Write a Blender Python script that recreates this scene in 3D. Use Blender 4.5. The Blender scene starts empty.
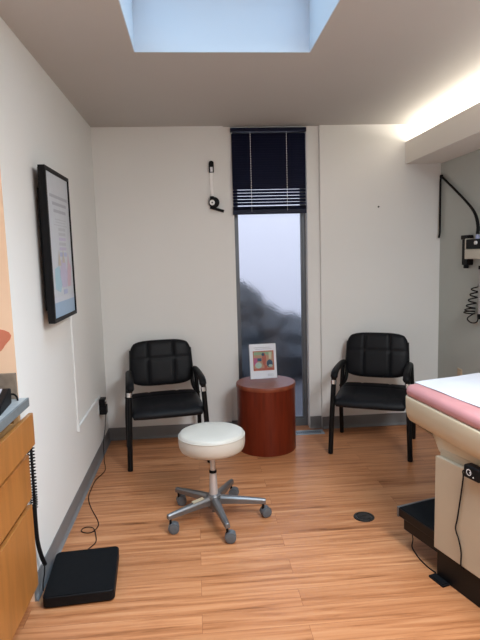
import bpy, bmesh, math, random
from mathutils import Vector, Matrix
random.seed(7)
S = bpy.context.scene
COL = S.collection
PI = math.pi
rad = math.radians

# ------------------------------------------------------------------ materials
def mat(name, col, rough=0.5, metal=0.0, spec=0.5, noise=0.0, nscale=8.0, bump=0.0, bscale=200.0,
        coat=0.0, stretch=None, trans=0.0, ior=1.45, sheen=0.0):
    m = bpy.data.materials.new(name); m.use_nodes = True
    nt = m.node_tree; b = nt.nodes['Principled BSDF']
    b.inputs['Roughness'].default_value = rough
    b.inputs['Metallic'].default_value = metal
    b.inputs['Specular IOR Level'].default_value = spec
    b.inputs['Coat Weight'].default_value = coat
    b.inputs['Transmission Weight'].default_value = trans
    b.inputs['IOR'].default_value = ior
    b.inputs['Sheen Weight'].default_value = sheen
    tc = nt.nodes.new('ShaderNodeTexCoord')
    mp = nt.nodes.new('ShaderNodeMapping')
    nt.links.new(tc.outputs['Object'], mp.inputs['Vector'])
    if stretch: mp.inputs['Scale'].default_value = stretch
    n = nt.nodes.new('ShaderNodeTexNoise')
    n.inputs['Scale'].default_value = nscale; n.inputs['Detail'].default_value = 5
    nt.links.new(mp.outputs[0], n.inputs['Vector'])
    r = nt.nodes.new('ShaderNodeValToRGB')
    r.color_ramp.elements[0].position = 0.3; r.color_ramp.elements[1].position = 0.7
    a = [max(0, c*(1-noise)) for c in col]; z = [min(1, c*(1+noise)) for c in col]
    r.color_ramp.elements[0].color = (*a, 1); r.color_ramp.elements[1].color = (*z, 1)
    nt.links.new(n.outputs['Fac'], r.inputs['Fac'])
    nt.links.new(r.outputs['Color'], b.inputs['Base Color'])
    if bump > 0:
        n2 = nt.nodes.new('ShaderNodeTexNoise'); n2.inputs['Scale'].default_value = bscale
        nt.links.new(tc.outputs['Object'], n2.inputs['Vector'])
        bp = nt.nodes.new('ShaderNodeBump'); bp.inputs['Strength'].default_value = bump
        bp.inputs['Distance'].default_value = 0.002
        nt.links.new(n2.outputs['Fac'], bp.inputs['Height'])
        nt.links.new(bp.outputs['Normal'], b.inputs['Normal'])
    return m

def emit_mat(name, col, s):
    m = bpy.data.materials.new(name); m.use_nodes = True
    nt = m.node_tree; nt.nodes.clear()
    e = nt.nodes.new('ShaderNodeEmission'); o = nt.nodes.new('ShaderNodeOutputMaterial')
    e.inputs['Color'].default_value = (*col, 1); e.inputs['Strength'].default_value = s
    nt.links.new(e.outputs[0], o.inputs['Surface']); return m

def floor_mat():
    m = bpy.data.materials.new('plank_laminate'); m.use_nodes = True
    nt = m.node_tree; N = nt.nodes.new; L = nt.links.new
    b = nt.nodes['Principled BSDF']; b.inputs['Roughness'].default_value = 0.36
    b.inputs['Specular IOR Level'].default_value = 0.42
    tc = N('ShaderNodeTexCoord')
    br = N('ShaderNodeTexBrick')
    br.offset = 0.37; br.offset_frequency = 2; br.squash = 1.0
    br.inputs['Scale'].default_value = 1.0
    br.inputs['Brick Width'].default_value = 1.15
    br.inputs['Row Height'].default_value = 0.118
    br.inputs['Mortar Size'].default_value = 0.0009
    br.inputs['Mortar Smooth'].default_value = 0.3
    br.inputs['Bias'].default_value = 0.0
    br.inputs['Color1'].default_value = (0.0, 0.0, 0.0, 1)
    br.inputs['Color2'].default_value = (1, 1, 1, 1)
    br.inputs['Mortar'].default_value = (0.5, 0.5, 0.5, 1)
    L(tc.outputs['Object'], br.inputs['Vector'])
    # grain offset per plank, so that the figure breaks at the seams
    sep = N('ShaderNodeSeparateXYZ'); L(tc.outputs['Object'], sep.inputs[0])
    mul = N('ShaderNodeMath'); mul.operation = 'MULTIPLY'; mul.inputs[1].default_value = 23.0
    L(br.outputs['Color'], mul.inputs[0])
    comb = N('ShaderNodeCombineXYZ')
    sx = N('ShaderNodeMath'); sx.operation = 'MULTIPLY'; sx.inputs[1].default_value = 1.1; L(sep.outputs[0], sx.inputs[0])
    sy = N('ShaderNodeMath'); sy.operation = 'MULTIPLY'; sy.inputs[1].default_value = 20.0; L(sep.outputs[1], sy.inputs[0])
    L(sx.outputs[0], comb.inputs[0]); L(sy.outputs[0], comb.inputs[1]); L(mul.outputs[0], comb.inputs[2])
    g1 = N('ShaderNodeTexNoise'); g1.inputs['Scale'].default_value = 1.6; g1.inputs['Detail'].default_value = 6
    g1.inputs['Roughness'].default_value = 0.6; g1.inputs['Distortion'].default_value = 0.6
    L(comb.outputs[0], g1.inputs['Vector'])
    ramp = N('ShaderNodeValToRGB')
    e = ramp.color_ramp.elements
    e[0].position = 0.28; e[0].color = (0.230, 0.078, 0.024, 1)
    e[1].position = 0.72; e[1].color = (0.600, 0.290, 0.135, 1)
    k = e.new(0.43); k.color = (0.430, 0.168, 0.066, 1)
    k = e.new(0.56); k.color = (0.530, 0.228, 0.097, 1)
    L(g1.outputs['Fac'], ramp.inputs['Fac'])
    # plank-to-plank tone
    tone = N('ShaderNodeValToRGB')
    tone.color_ramp.elements[0].color = (0.88, 0.84, 0.82, 1); tone.color_ramp.elements[1].color = (1.06, 1.06, 1.08, 1)
    L(br.outputs['Color'], tone.inputs['Fac'])
    mx = N('ShaderNodeMix'); mx.data_type = 'RGBA'; mx.blend_type = 'MULTIPLY'; mx.inputs['Factor'].default_value = 1
    L(ramp.outputs['Color'], mx.inputs['A']); L(tone.outputs['Color'], mx.inputs['B'])
    # seams
    mx2 = N('ShaderNodeMix'); mx2.data_type = 'RGBA'; mx2.blend_type = 'MULTIPLY'
    mx2.inputs['B'].default_value = (0.55, 0.45, 0.4, 1)
    L(br.outputs['Fac'], mx2.inputs['Factor']); L(mx.outputs['Result'], mx2.inputs['A'])
    L(mx2.outputs['Result'], b.inputs['Base Color'])
    bp = N('ShaderNodeBump'); bp.inputs['Strength'].default_value = 0.08; bp.inputs['Distance'].default_value = 0.001
    L(g1.outputs['Fac'], bp.inputs['Height']); L(bp.outputs['Normal'], b.inputs['Normal'])
    return m

def glass_frosted():
    m = bpy.data.materials.new('pebbled_glass'); m.use_nodes = True
    nt = m.node_tree; N = nt.nodes.new; L = nt.links.new
    b = nt.nodes['Principled BSDF']
    b.inputs['Transmission Weight'].default_value = 1; b.inputs['IOR'].default_value = 1.3
    b.inputs['Roughness'].default_value = 0.16; b.inputs['Base Color'].default_value = (0.93, 0.94, 0.98, 1)
    tc = N('ShaderNodeTexCoord'); n = N('ShaderNodeTexNoise'); n.inputs['Scale'].default_value = 55; n.inputs['Detail'].default_value = 2
    bp = N('ShaderNodeBump'); bp.inputs['Strength'].default_value = 0.35; bp.inputs['Distance'].default_value = 0.004
    L(tc.outputs['Object'], n.inputs['Vector']); L(n.outputs['Fac'], bp.inputs['Height']); L(bp.outputs['Normal'], b.inputs['Normal'])
    return m

M = dict(
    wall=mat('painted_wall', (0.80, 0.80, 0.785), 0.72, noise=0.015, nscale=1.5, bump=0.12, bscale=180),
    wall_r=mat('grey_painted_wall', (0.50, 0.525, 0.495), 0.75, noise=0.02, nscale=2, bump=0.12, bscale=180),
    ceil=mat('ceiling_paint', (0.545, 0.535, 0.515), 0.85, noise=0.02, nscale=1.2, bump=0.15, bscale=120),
    shaft=mat('shaft_daylight_tint', (0.66, 0.755, 0.85), 0.7, noise=0.01, nscale=2),  # white shaft walls, with the blue tint of daylight put into the colour
    soffit=mat('soffit_paint', (0.82, 0.79, 0.745), 0.8, noise=0.015, nscale=2),
    peach=mat('peach_paint', (0.86, 0.60, 0.42), 0.75, noise=0.06, nscale=1.5),
    coral=mat('coral_vinyl', (0.62, 0.20, 0.12), 0.6, noise=0.1, nscale=5),
    base=mat('rubber_baseboard', (0.19, 0.19, 0.195), 0.55, noise=0.06, nscale=4),
    floor=floor_mat(),
    blackv=mat('black_vinyl', (0.0060, 0.0065, 0.0085), 0.5, spec=0.22, noise=0.1, nscale=20, bump=0.12, bscale=350),
    blackm=mat('black_steel', (0.0045, 0.0045, 0.005), 0.4, spec=0.25, noise=0.1, nscale=10),
    blackp=mat('black_plastic', (0.007, 0.007, 0.008), 0.5, spec=0.15, noise=0.12, nscale=12),
    blackmat=mat('black_rubber_mat', (0.005, 0.0055, 0.0065), 0.75, spec=0.12, noise=0.15, nscale=40, bump=0.25, bscale=400),
    chrome=mat('chrome', (0.75, 0.75, 0.76), 0.16, 1.0, noise=0.04, nscale=10),
    satin=mat('satin_steel', (0.62, 0.63, 0.66), 0.34, 0.55, noise=0.04, nscale=10),
    alu=mat('grey_cast_aluminium', (0.20, 0.20, 0.205), 0.36, 0.75, noise=0.08, nscale=14),
    cast=mat('grey_caster_plastic', (0.105, 0.11, 0.118), 0.45, noise=0.1, nscale=15),
    cream=mat('cream_vinyl', (0.555, 0.505, 0.44), 0.42, noise=0.02, nscale=6, bump=0.06, bscale=300),
    tag=mat('yellowed_label', (0.55, 0.47, 0.33), 0.6, noise=0.15, nscale=60),
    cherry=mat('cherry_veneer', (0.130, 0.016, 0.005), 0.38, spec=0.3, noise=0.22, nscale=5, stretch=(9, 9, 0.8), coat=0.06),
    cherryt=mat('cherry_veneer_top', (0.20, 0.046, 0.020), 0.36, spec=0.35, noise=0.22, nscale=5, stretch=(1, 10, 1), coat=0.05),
    maple=mat('maple_veneer', (0.41, 0.165, 0.040), 0.40, noise=0.16, nscale=4, stretch=(6, 6, 0.7), coat=0.1),
    maplel=mat('maple_solid_edge', (0.66, 0.38, 0.17), 0.5, noise=0.1, nscale=6),
    dark=mat('dark_gap', (0.02, 0.014, 0.01), 0.8, noise=0.1),
    counter=mat('grey_laminate', (0.46, 0.485, 0.50), 0.35, noise=0.10, nscale=45),
    counter_e=mat('grey_laminate_edge', (0.175, 0.20, 0.215), 0.4, noise=0.08, nscale=45),
    splash=mat('taupe_laminate', (0.235, 0.185, 0.145), 0.5, noise=0.18, nscale=30),
    white=mat('white_plastic', (0.78, 0.78, 0.77), 0.4, noise=0.02, nscale=8),
    tape=mat('white_measuring_tape', (0.95, 0.95, 0.95), 0.5, noise=0.02, nscale=20),
    beige=mat('beige_plastic', (0.60, 0.56, 0.47), 0.45, noise=0.03, nscale=8),
    ivory=mat('ivory_plate', (0.60, 0.47, 0.33), 0.5, noise=0.03, nscale=8),
    frame=mat('grey_window_metal', (0.135, 0.145, 0.160), 0.42, 0.4, noise=0.06, nscale=8),
    glass=glass_frosted(),
    blind=mat('navy_blind_slat', (0.005, 0.007, 0.026), 0.45, spec=0.22, noise=0.08, nscale=10),
    cord=mat('pale_cord', (0.75, 0.75, 0.78), 0.7, noise=0.1, nscale=200),
    page=mat('white_paper', (0.88, 0.88, 0.92), 0.55, noise=0.01, nscale=8),
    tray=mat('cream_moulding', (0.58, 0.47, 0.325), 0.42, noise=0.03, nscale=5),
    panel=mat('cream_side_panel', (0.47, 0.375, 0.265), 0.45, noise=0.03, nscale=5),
    pink=mat('pink_vinyl', (0.56, 0.255, 0.26), 0.42, noise=0.06, nscale=9, bump=0.08, bscale=120),
    paper=mat('exam_paper', (0.68, 0.69, 0.745), 0.75, noise=0.01, nscale=8, bump=0.05, bscale=60),
    grate=mat('blue_grey_register', (0.32, 0.38, 0.44), 0.4, 0.2, noise=0.1, nscale=20),
    bronze=mat('dark_bronze_cover', (0.035, 0.030, 0.027), 0.42, 0.5, noise=0.3, nscale=40),
    leaf=mat('hedge_leaves', (0.04, 0.05, 0.062), 0.7, noise=0.5, nscale=14, bump=0.5, bscale=30),
    pave=mat('dark_gravel', (0.085, 0.092, 0.112), 0.9, noise=0.25, nscale=6),
    stucco=mat('white_stucco', (0.82, 0.82, 0.86), 0.9, noise=0.02, nscale=2),
    clear=mat('clear_acrylic', (0.95, 0.96, 0.97), 0.08, trans=1.0, ior=1.2),
    smoke=mat('grey_tube_plastic', (0.36, 0.34, 0.33), 0.3, noise=0.05, nscale=20),
)
def ink(name, c, r=0.5): return mat(name, c, r, noise=0.03, nscale=30)
I = dict(scr=ink('display_sheet', (0.52, 0.55, 0.60), .3), txt=ink('grey_ink', (0.33, 0.35, 0.41), .3),
    txt2=ink('pale_grey_ink', (0.42, 0.44, 0.49), .3), lav=ink('lavender_ink', (0.46, 0.42, 0.58), .3),
    peri=ink('periwinkle_ink', (0.36, 0.40, 0.60), .3), teal=ink('teal_ink', (0.30, 0.50, 0.60), .3), rose=ink('rose_ink', (0.55, 0.38, 0.46), .3),
    blue=ink('blue_ink', (0.27, 0.40, 0.56), .3), sand=ink('sand_ink', (0.50, 0.44, 0.36), .3), pale=ink('pale_ink', (0.55, 0.57, 0.64), .3),
    red=ink('brick_red_ink', (0.52, 0.13, 0.09)), green=ink('green_ink', (0.30, 0.45, 0.27)), mint=ink('mint_ink', (0.45, 0.62, 0.55)),
    magenta=ink('magenta_ink', (0.55, 0.12, 0.28)), navy=ink('navy_ink', (0.04, 0.09, 0.16)), skin=ink('tan_ink', (0.55, 0.30, 0.20)), yel=ink('straw_ink', (0.62, 0.60, 0.42)),
    pgrey=ink('page_grey_ink', (0.55, 0.55, 0.60)))

# ------------------------------------------------------------------ object helpers
def tag(o, label=None, cat=None, group=None, kind=None):
    if label: o['label'] = label
    if cat: o['category'] = cat
    if group: o['group'] = group
    if kind: o['kind'] = kind
    return o

def root(name, loc, rz=0, label=None, cat=None, group=None, kind=None):
    o = bpy.data.objects.new(name, None); COL.objects.link(o)
    o.location = loc; o.rotation_euler = (0, 0, rz); o.empty_display_size = 0.1
    return tag(o, label, cat, group, kind)

def obj(name, bm, m, parent=None, smooth=False, bevel=0, seg=2, world=False, auto=None):
    """links the bmesh as ONE mesh object; world=True: vertices are in world space, moved into the parent's frame"""
    if world and parent is not None:
        p = parent; X = Matrix.Identity(4)
        while p is not None:
            X = (Matrix.Translation(p.location) @ p.rotation_euler.to_matrix().to_4x4()) @ X; p = p.parent
        bmesh.ops.transform(bm, matrix=X.inverted(), verts=bm.verts)
    bmesh.ops.recalc_face_normals(bm, faces=bm.faces)
    me = bpy.data.meshes.new(name); bm.to_mesh(me); bm.free()
    ms = m if isinstance(m, (list, tuple)) else [m]
    for q in ms: me.materials.append(q)
    o = bpy.data.objects.new(name, me); COL.objects.link(o)
    if parent is not None: o.parent = parent
    if bevel > 0:
        b = o.modifiers.new('bevel', 'BEVEL'); b.width = bevel; b.segments = seg; b.limit_method = 'ANGLE'; b.angle_limit = rad(40)
        smooth = True
    if smooth:
        for f in me.polygons: f.use_smooth = True
        a = rad(auto or 40)
        b2 = bmesh.new(); b2.from_mesh(me)
        for e in b2.edges:
            if len(e.link_faces) == 2 and e.calc_face_angle(0) > a: e.smooth = False
        b2.to_mesh(me); b2.free()
    return o

def single(name, bm, m, label, cat, **k):
    """a top-level thing that is one mesh, its origin at the middle of its base"""
    vs = [v.co.copy() for v in bm.verts]
    lo = Vector((min(v.x for v in vs), min(v.y for v in vs), min(v.z for v in vs)))
    hi = Vector((max(v.x for v in vs), max(v.y for v in vs), max(v.z for v in vs)))
    c = Vector(((lo.x+hi.x)/2, (lo.y+hi.y)/2, lo.z))
    bmesh.ops.translate(bm, verts=bm.verts, vec=-c)
    g = k.pop('group', None); kd = k.pop('kind', None)
    o = obj(name, bm, m, **k); o.location = c
    return tag(o, label, cat, g, kd)

def NB(): return bmesh.new()

def box(bm, x0, x1, y0, y1, z0, z1, mi=0, X=None):
    c = [Vector((x, y, z)) for z in (z0, z1) for y in (y0, y1) for x in (x0, x1)]
    if X is not None: c = [X @ p for p in c]
    v = [bm.verts.new(p) for p in c]
    fs = [(0, 2, 3, 1), (4, 5, 7, 6), (0, 1, 5, 4), (2, 6, 7, 3), (0, 4, 6, 2), (1, 3, 7, 5)]
    out = []
    for f in fs:
        q = bm.faces.new([v[i] for i in f]); q.material_index = mi; out.append(q)
    return out

def prism(bm, pts, axis, a, b, mi=0):
    """extrude a 2-D polygon; axis 'x': pts=(y,z), 'y': pts=(x,z), 'z': pts=(x,y)"""
    def P(p, t):
        return {'x': (t, p[0], p[1]), 'y': (p[0], t, p[1]), 'z': (p[0], p[1], t)}[axis]
    A = [bm.verts.new(P(p, a)) for p in pts]; B = [bm.verts.new(P(p, b)) for p in pts]
    n = len(pts); fs = [bm.faces.new(A), bm.faces.new(B)]
    for i in range(n): fs.append(bm.faces.new((A[i], A[(i+1) % n], B[(i+1) % n], B[i])))
    for f in fs: f.material_index = mi
    return fs

def rrect(x0, x1, y0, y1, r, n=6):
    """rounded rectangle outline, r = one radius or four (from x1,y1 counter-clockwise)"""
    rs = r if isinstance(r, (tuple, list)) else (r,)*4
    o = []
    for k, (cx, cy, sx, sy) in enumerate(((x1, y1, -1, -1), (x0, y1, 1, -1), (x0, y0, 1, 1), (x1, y0, -1, 1))):
        q = max(rs[k], 1e-4); mx, my = cx+sx*q, cy+sy*q
        for i in range(n+1):
            a = PI/2*k + PI/2*i/n
            o.append((mx+q*math.cos(a), my+q*math.sin(a)))
    return o

def smooth_path(pts, n=8):
    P = [Vector(p) for p in pts]
    P = [P[0]*2-P[1]] + P + [P[-1]*2-P[-2]]
    out = []
    for i in range(1, len(P)-2):
        a, b, c, d = P[i-1:i+3]
        for k in range(n):
            t = k/n
            out.append(0.5*((2*b)+(c-a)*t+(2*a-5*b+4*c-d)*t*t+(3*b-a-3*c+d)*t**3))
    out.append(P[-2]); return out

def tube(bm, pts, r, seg=10, flat=1.0, up=None, mi=0, cap=True):
    """sweep an ellipse along a polyline; r may be a list; flat scales the section's second axis"""
    P = [Vector(p) for p in pts]; n = len(P); rings = []
    nrm = None
    for i in range(n):
        t = (P[min(i+1, n-1)]-P[max(i-1, 0)]).normalized()
        if nrm is None:
            nrm = Vector(up) if up else (Vector((0, 0, 1)) if abs(t.z) < .9 else Vector((1, 0, 0)))
        nrm = (nrm - t*nrm.dot(t))
        if nrm.length < 1e-6: nrm = t.orthogonal()
        nrm.normalize(); bi = t.cross(nrm)
        rr = r[i] if isinstance(r, (list, tuple)) else r
        rings.append([bm.verts.new(P[i]+nrm*math.cos(2*PI*k/seg)*rr*flat+bi*math.sin(2*PI*k/seg)*rr) for k in range(seg)])
    for a, b in zip(rings, rings[1:]):
        for k in range(seg):
            bm.faces.new((a[k], a[(k+1) % seg], b[(k+1) % seg], b[k])).material_index = mi
    if cap:
        bm.faces.new(rings[0]).material_index = mi; bm.faces.new(rings[-1]).material_index = mi

def lathe(bm, prof, seg=32, c=(0, 0, 0), X=None, mi=0):
    """prof: (r, z) pairs; revolved about z through c"""
    rings = []
    for r, z in prof:
        if r < 1e-6: ps = [Vector((c[0], c[1], c[2]+z))]
        else: ps = [Vector((c[0]+r*math.cos(2*PI*k/seg), c[1]+r*math.sin(2*PI*k/seg), c[2]+z)) for k in range(seg)]
        if X is not None: ps = [X @ p for p in ps]
        rings.append([bm.verts.new(p) for p in ps])
    for a, b in zip(rings, rings[1:]):
        if len(a) == 1 and len(b) == 1: continue
        for k in range(seg):
            if len(a) == 1: f = (a[0], b[(k+1) % seg], b[k])
            elif len(b) == 1: f = (a[k], a[(k+1) % seg], b[0])
            else: f = (a[k], a[(k+1) % seg], b[(k+1) % seg], b[k])
            bm.faces.new(f).material_index = mi
    for q in (rings[0], rings[-1]):
        if len(q) > 2: bm.faces.new(q).material_index = mi

def pad(w, h, t, us, vs, depth=0.010, n=44, corner=0.30, bulge=0.25, taper=0.0, X=None, drop=0.0):
    """an upholstered pad in the xy plane (w by h), t thick along z, stitched along u = us and v = vs"""
    bm = NB()
    def outline(u, v):
        # square to rounded square: shrink the corners
        k = corner*0.5
        x = u*math.sqrt(1-k*v*v*abs(v)**1.5*abs(u)**1.2) ; y = v*math.sqrt(1-k*u*u*abs(u)**1.5*abs(v)**1.2)
        return x*(1+taper*v), y
    top, bot = {}, {}
    for j in range(n+1):
        for i in range(n+1):
            # finer sampling towards the rim
            u = math.sin((i/n*2-1)*PI/2); v = math.sin((j/n*2-1)*PI/2)
            x, y = outline(u, v)
            e = max(abs(u), abs(v))
            prof = (max(0, 1-e**8))**0.5
            z = t*0.5*prof*(1-bulge*(u*u+v*v)*0.5)
            g = 0
            for a in us: g = max(g, math.exp(-((u-a)*w/2/0.007)**2))
            for a in vs: g = max(g, math.exp(-((v-a)*h/2/0.007)**2))
            zt = z-depth*g*prof
            dz = -drop*max(0, -v-0.55)**2/0.2025
            top[i, j] = bm.verts.new((x*w/2, y*h/2, zt+dz))
            edge = i in (0, n) or j in (0, n)
            bot[i, j] = top[i, j] if edge else bm.verts.new((x*w/2, y*h/2, -t*0.5*prof+dz))
    for j in range(n):
        for i in range(n):
            bm.faces.new((top[i, j], top[i+1, j], top[i+1, j+1], top[i, j+1]))
            f = (bot[i, j], bot[i, j+1], bot[i+1, j+1], bot[i+1, j])
            if len({v.index if v.index >= 0 else id(v) for v in f}) == 4:
                try: bm.faces.new(f)
                except ValueError: pass
    if X is not None: bmesh.ops.transform(bm, matrix=X, verts=bm.verts)
    return bm

def struct(name, bm, m, parent=None, **k):
    o = obj(name, bm, m, parent, **k)
    if parent is None: o['kind'] = 'structure'
    return o

# ------------------------------------------------------------------ the room
H = 2.464; XW = 2.76; YF = -5.8; YC = -2.07        # ceiling, right wall, wall behind, alcove corner
SX0, SX1, SY0, SY1 = 0.494, 1.363, -3.30, -1.534    # skylight opening
XS, ZB, ZT = 2.461, 2.156, 2.327                    # cove soffit
WX0, WX1, WT = 1.076, 1.664, 2.450                  # window opening
VX0, VX1 = 1.005, 1.765                             # plaster reveal around the window, set back 3 cm

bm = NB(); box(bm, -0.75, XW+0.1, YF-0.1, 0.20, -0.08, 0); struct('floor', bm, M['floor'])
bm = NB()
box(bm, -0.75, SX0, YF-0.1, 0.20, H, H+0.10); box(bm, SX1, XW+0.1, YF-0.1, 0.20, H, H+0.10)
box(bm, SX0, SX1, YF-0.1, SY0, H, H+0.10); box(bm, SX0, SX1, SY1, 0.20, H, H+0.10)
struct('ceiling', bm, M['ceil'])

bm = NB(); box(bm, -0.10, 0, YC+0.10, 0.14, 0, H); struct('wall_left', bm, M['wall'])
bm = NB()                                            # the end wall of the alcove: white edge, peach face
for f in box(bm, -0.72, 0, YC, YC+0.10, 0, H):
    f.normal_update()
    if f.calc_center_median().y < YC+0.001: f.material_index = 1
struct('wall_alcove', bm, [M['wall'], M['peach']])
bm = NB(); box(bm, -0.72, -0.62, YF, YC, 0, H); struct('wall_alcove_back', bm, M['wall'])
bm = NB(); box(bm, -0.72, XW+0.1, YF-0.1, YF, 0, H); struct('wall_front', bm, M['wall'])
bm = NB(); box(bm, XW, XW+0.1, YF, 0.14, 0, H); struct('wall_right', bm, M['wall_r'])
bm = NB()
box(bm, 0, VX0, 0, 0.20, 0, H); box(bm, VX1, XW, 0, 0.20, 0, H)
box(bm, VX0, WX0, 0.030, 0.20, 0, H); box(bm, WX1, VX1, 0.030, 0.20, 0, H)
box(bm, WX0, WX1, 0.030, 0.20, WT, H)
struct('wall_back', bm, M['wall'])

# skylight: shaft, curb and glazing
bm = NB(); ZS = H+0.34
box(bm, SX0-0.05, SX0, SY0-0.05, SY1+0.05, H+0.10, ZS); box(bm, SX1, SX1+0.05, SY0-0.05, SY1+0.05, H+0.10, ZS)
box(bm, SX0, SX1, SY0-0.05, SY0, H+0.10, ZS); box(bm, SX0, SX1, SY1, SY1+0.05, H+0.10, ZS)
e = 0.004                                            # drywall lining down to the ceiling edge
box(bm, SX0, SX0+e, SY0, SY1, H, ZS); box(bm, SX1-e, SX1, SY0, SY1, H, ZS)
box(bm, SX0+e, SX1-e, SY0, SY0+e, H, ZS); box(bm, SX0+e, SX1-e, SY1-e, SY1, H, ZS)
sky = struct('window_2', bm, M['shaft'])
bm = NB()
box(bm, SX0, SX0+.03, SY0, SY1, ZS, ZS+.04); box(bm, SX1-.03, SX1, SY0, SY1, ZS, ZS+.04)
box(bm, SX0+.03, SX1-.03, SY0, SY0+.03, ZS, ZS+.04); box(bm, SX0+.03, SX1-.03, SY1-.03, SY1, ZS, ZS+.04)
obj('skylight_frame', bm, M['white'], sky)
bm = NB(); box(bm, SX0-.05, SX1+.05, SY0-.05, SY1+.05, ZS+.04, ZS+.05); obj('skylight_pane', bm, M['white'], sky)

# cove soffit along the right wall: fascia, underside, open top
bm = NB()
box(bm, XS, XS+0.018, YF, 0, ZB, ZT); box(bm, XS+0.018, XW, YF, 0, ZB, ZB+0.018)
soffit = struct('soffit', bm, M['soffit'])
bm = NB(); box(bm, 2.52, 2.74, -5.4, -0.02, ZB+0.018, 2.280)
obj('light_housing', bm, M['white'], soffit)

# baseboards (grey rubber cove)
def base_profile(sign): return [(0, 0), (0.016*sign, 0), (0.010*sign, 0.006), (0.004*sign, 0.02), (0.003*sign, 0.102), (0, 0.102)]
bm = NB(); prism(bm, [(p[0], p[1]) for p in base_profile(1)], 'y', YC, -0.003); struct('baseboard_left', bm, M['base'])
bm = NB()
prism(bm, base_profile(-1), 'x', 0.004, VX0); prism(bm, [(y+0.030, z) for y, z in base_profile(-1)], 'x', VX0, WX0-0.004)
prism(bm, [(y+0.030, z) for y, z in base_profile(-1)], 'x', WX1+0.004, VX1); prism(bm, base_profile(-1), 'x', VX1, XW-0.004)
struct('baseboard_back', bm, M['base'])
bm = NB(); prism(bm, base_profile(-1)and[(XW-p[0], p[1]) for p in base_profile(1)], 'y', YF, -0.003); struct('baseboard_right', bm, M['base'])

# window: metal frame, frosted pane
bm = NB(); fy0, fy1 = 0.110, 0.165; w = 0.025
box(bm, WX0, WX0+w, fy0, fy1, 0.0, WT); box(bm, WX1-w, WX1, fy0, fy1, 0.0, WT)
box(bm, WX0+w, WX1-w, fy0, fy1, WT-w, WT); box(bm, WX0+w, WX1-w, fy0, fy1, 0.0, 0.060)
win = struct('window_1', bm, M['frame'])
bm = NB()                                            # the inner glazing bead
x0, x1 = WX0+w, WX1-w
box(bm, x0, x0+.012, 0.123, 0.150, .060, WT-w); box(bm, x1-.012, x1, 0.123, 0.150, .060, WT-w)
box(bm, x0+.012, x1-.012, 0.123, 0.150, .060, .078); obj('glazing_bead', bm, M['frame'], win)
bm = NB(); box(bm, x0+.002, x1-.002, 0.134, 0.140, .062, WT-w-.002); obj('window_pane', bm, M['glass'], win)

# ------------------------------------------------------------------ outside the window
bm = NB(); box(bm, -6, 10, 0.21, 14, -0.12, -0.04); struct('ground', bm, M['pave'])
bm = NB(); box(bm, -6, 10, 6.6, 6.8, -0.04, 5.0)
single('garden_wall', bm, M['stucco'], 'pale wall outdoors, blurred bright through the frosted window', 'wall', kind='structure')
bm = NB()
for i in range(30):
    x = 0.2+2.7*random.random(); y = 2.0+1.3*random.random()
    top = max(0.25, 1.12-0.66*(x-1.3)) * (0.85+0.15*random.random())
    for k in range(5):
        r = 0.22+0.1*random.random()
        c = Vector((x+0.2*(random.random()-.5), y+0.3*(random.random()-.5), max(0.05, (top-r)*(k+1)/5)))
        ico = bmesh.ops.create_icosphere(bm, subdivisions=2, radius=r, matrix=Matrix.Translation(c))
        for v in ico['verts']: v.co += (v.co-c).normalized()*0.10*(random.random()-.5)
single('garden_hedge', bm, M['leaf'], 'dark leafy hedge outdoors, blurred low behind the frosted window', 'hedge')

# ------------------------------------------------------------------ venetian blind
bl = root('venetian_blind', (1.36, 0.02, 1.785), 0, 'navy venetian blind half lowered over the frosted window', 'blind')
bx0, bx1 = 1.062, 1.658
bm = NB(); box(bm, bx0, bx1, -0.012, 0.030, 2.418, 2.448); obj('headrail', bm, M['blind'], bl, bevel=.002, world=True)
bm = NB()
def slat(z, tilt, x0=bx0+.006, x1=bx1-.006):
    X = Matrix.Translation((0, 0.012, z)) @ Matrix.Rotation(tilt, 4, 'X')
    pts = [(-.0125, -.001), (-.006, .0006), (0, .0012), (.006, .0006), (.0125, -.001)]
    poly = pts + [(y, z2-.0007) for y, z2 in reversed(pts)]
    fs = prism(bm, poly, 'x', x0, x1)
    vs = {v for f in fs for v in f.verts}
    bmesh.ops.transform(bm, matrix=X, verts=list(vs))
z = 2.398
while z > 1.985:
    slat(z, rad(68)); z -= 0.0185
for q in (1.966, 1.942, 1.917, 1.892, 1.868): slat(q, rad(58))
for q in range(12): slat(1.848-0.0022*q, rad(12))
obj('slats', bm, M['blind'], bl, world=True)
bm = NB(); box(bm, bx0+.004, bx1-.004, -0.004, 0.028, 1.786, 1.822); obj('bottom_rail', bm, M['blind'], bl, bevel=.003, world=True)
for cx in (1.215, 1.500):
    bm = NB(); tube(bm, [(cx, -0.0035, 2.42), (cx, -0.0035, 1.81)], 0.0011, 6)
    zz = 2.40
    while zz > 1.87:
        box(bm, cx-.0024, cx+.0024, -.0070, -.003, zz-.004, zz+.003); zz -= .0185*1.0  # white dots stand in for daylight showing through the cord holes
    obj('ladder_cord_light_dots', bm, M['cord'], bl, world=True)

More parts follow.
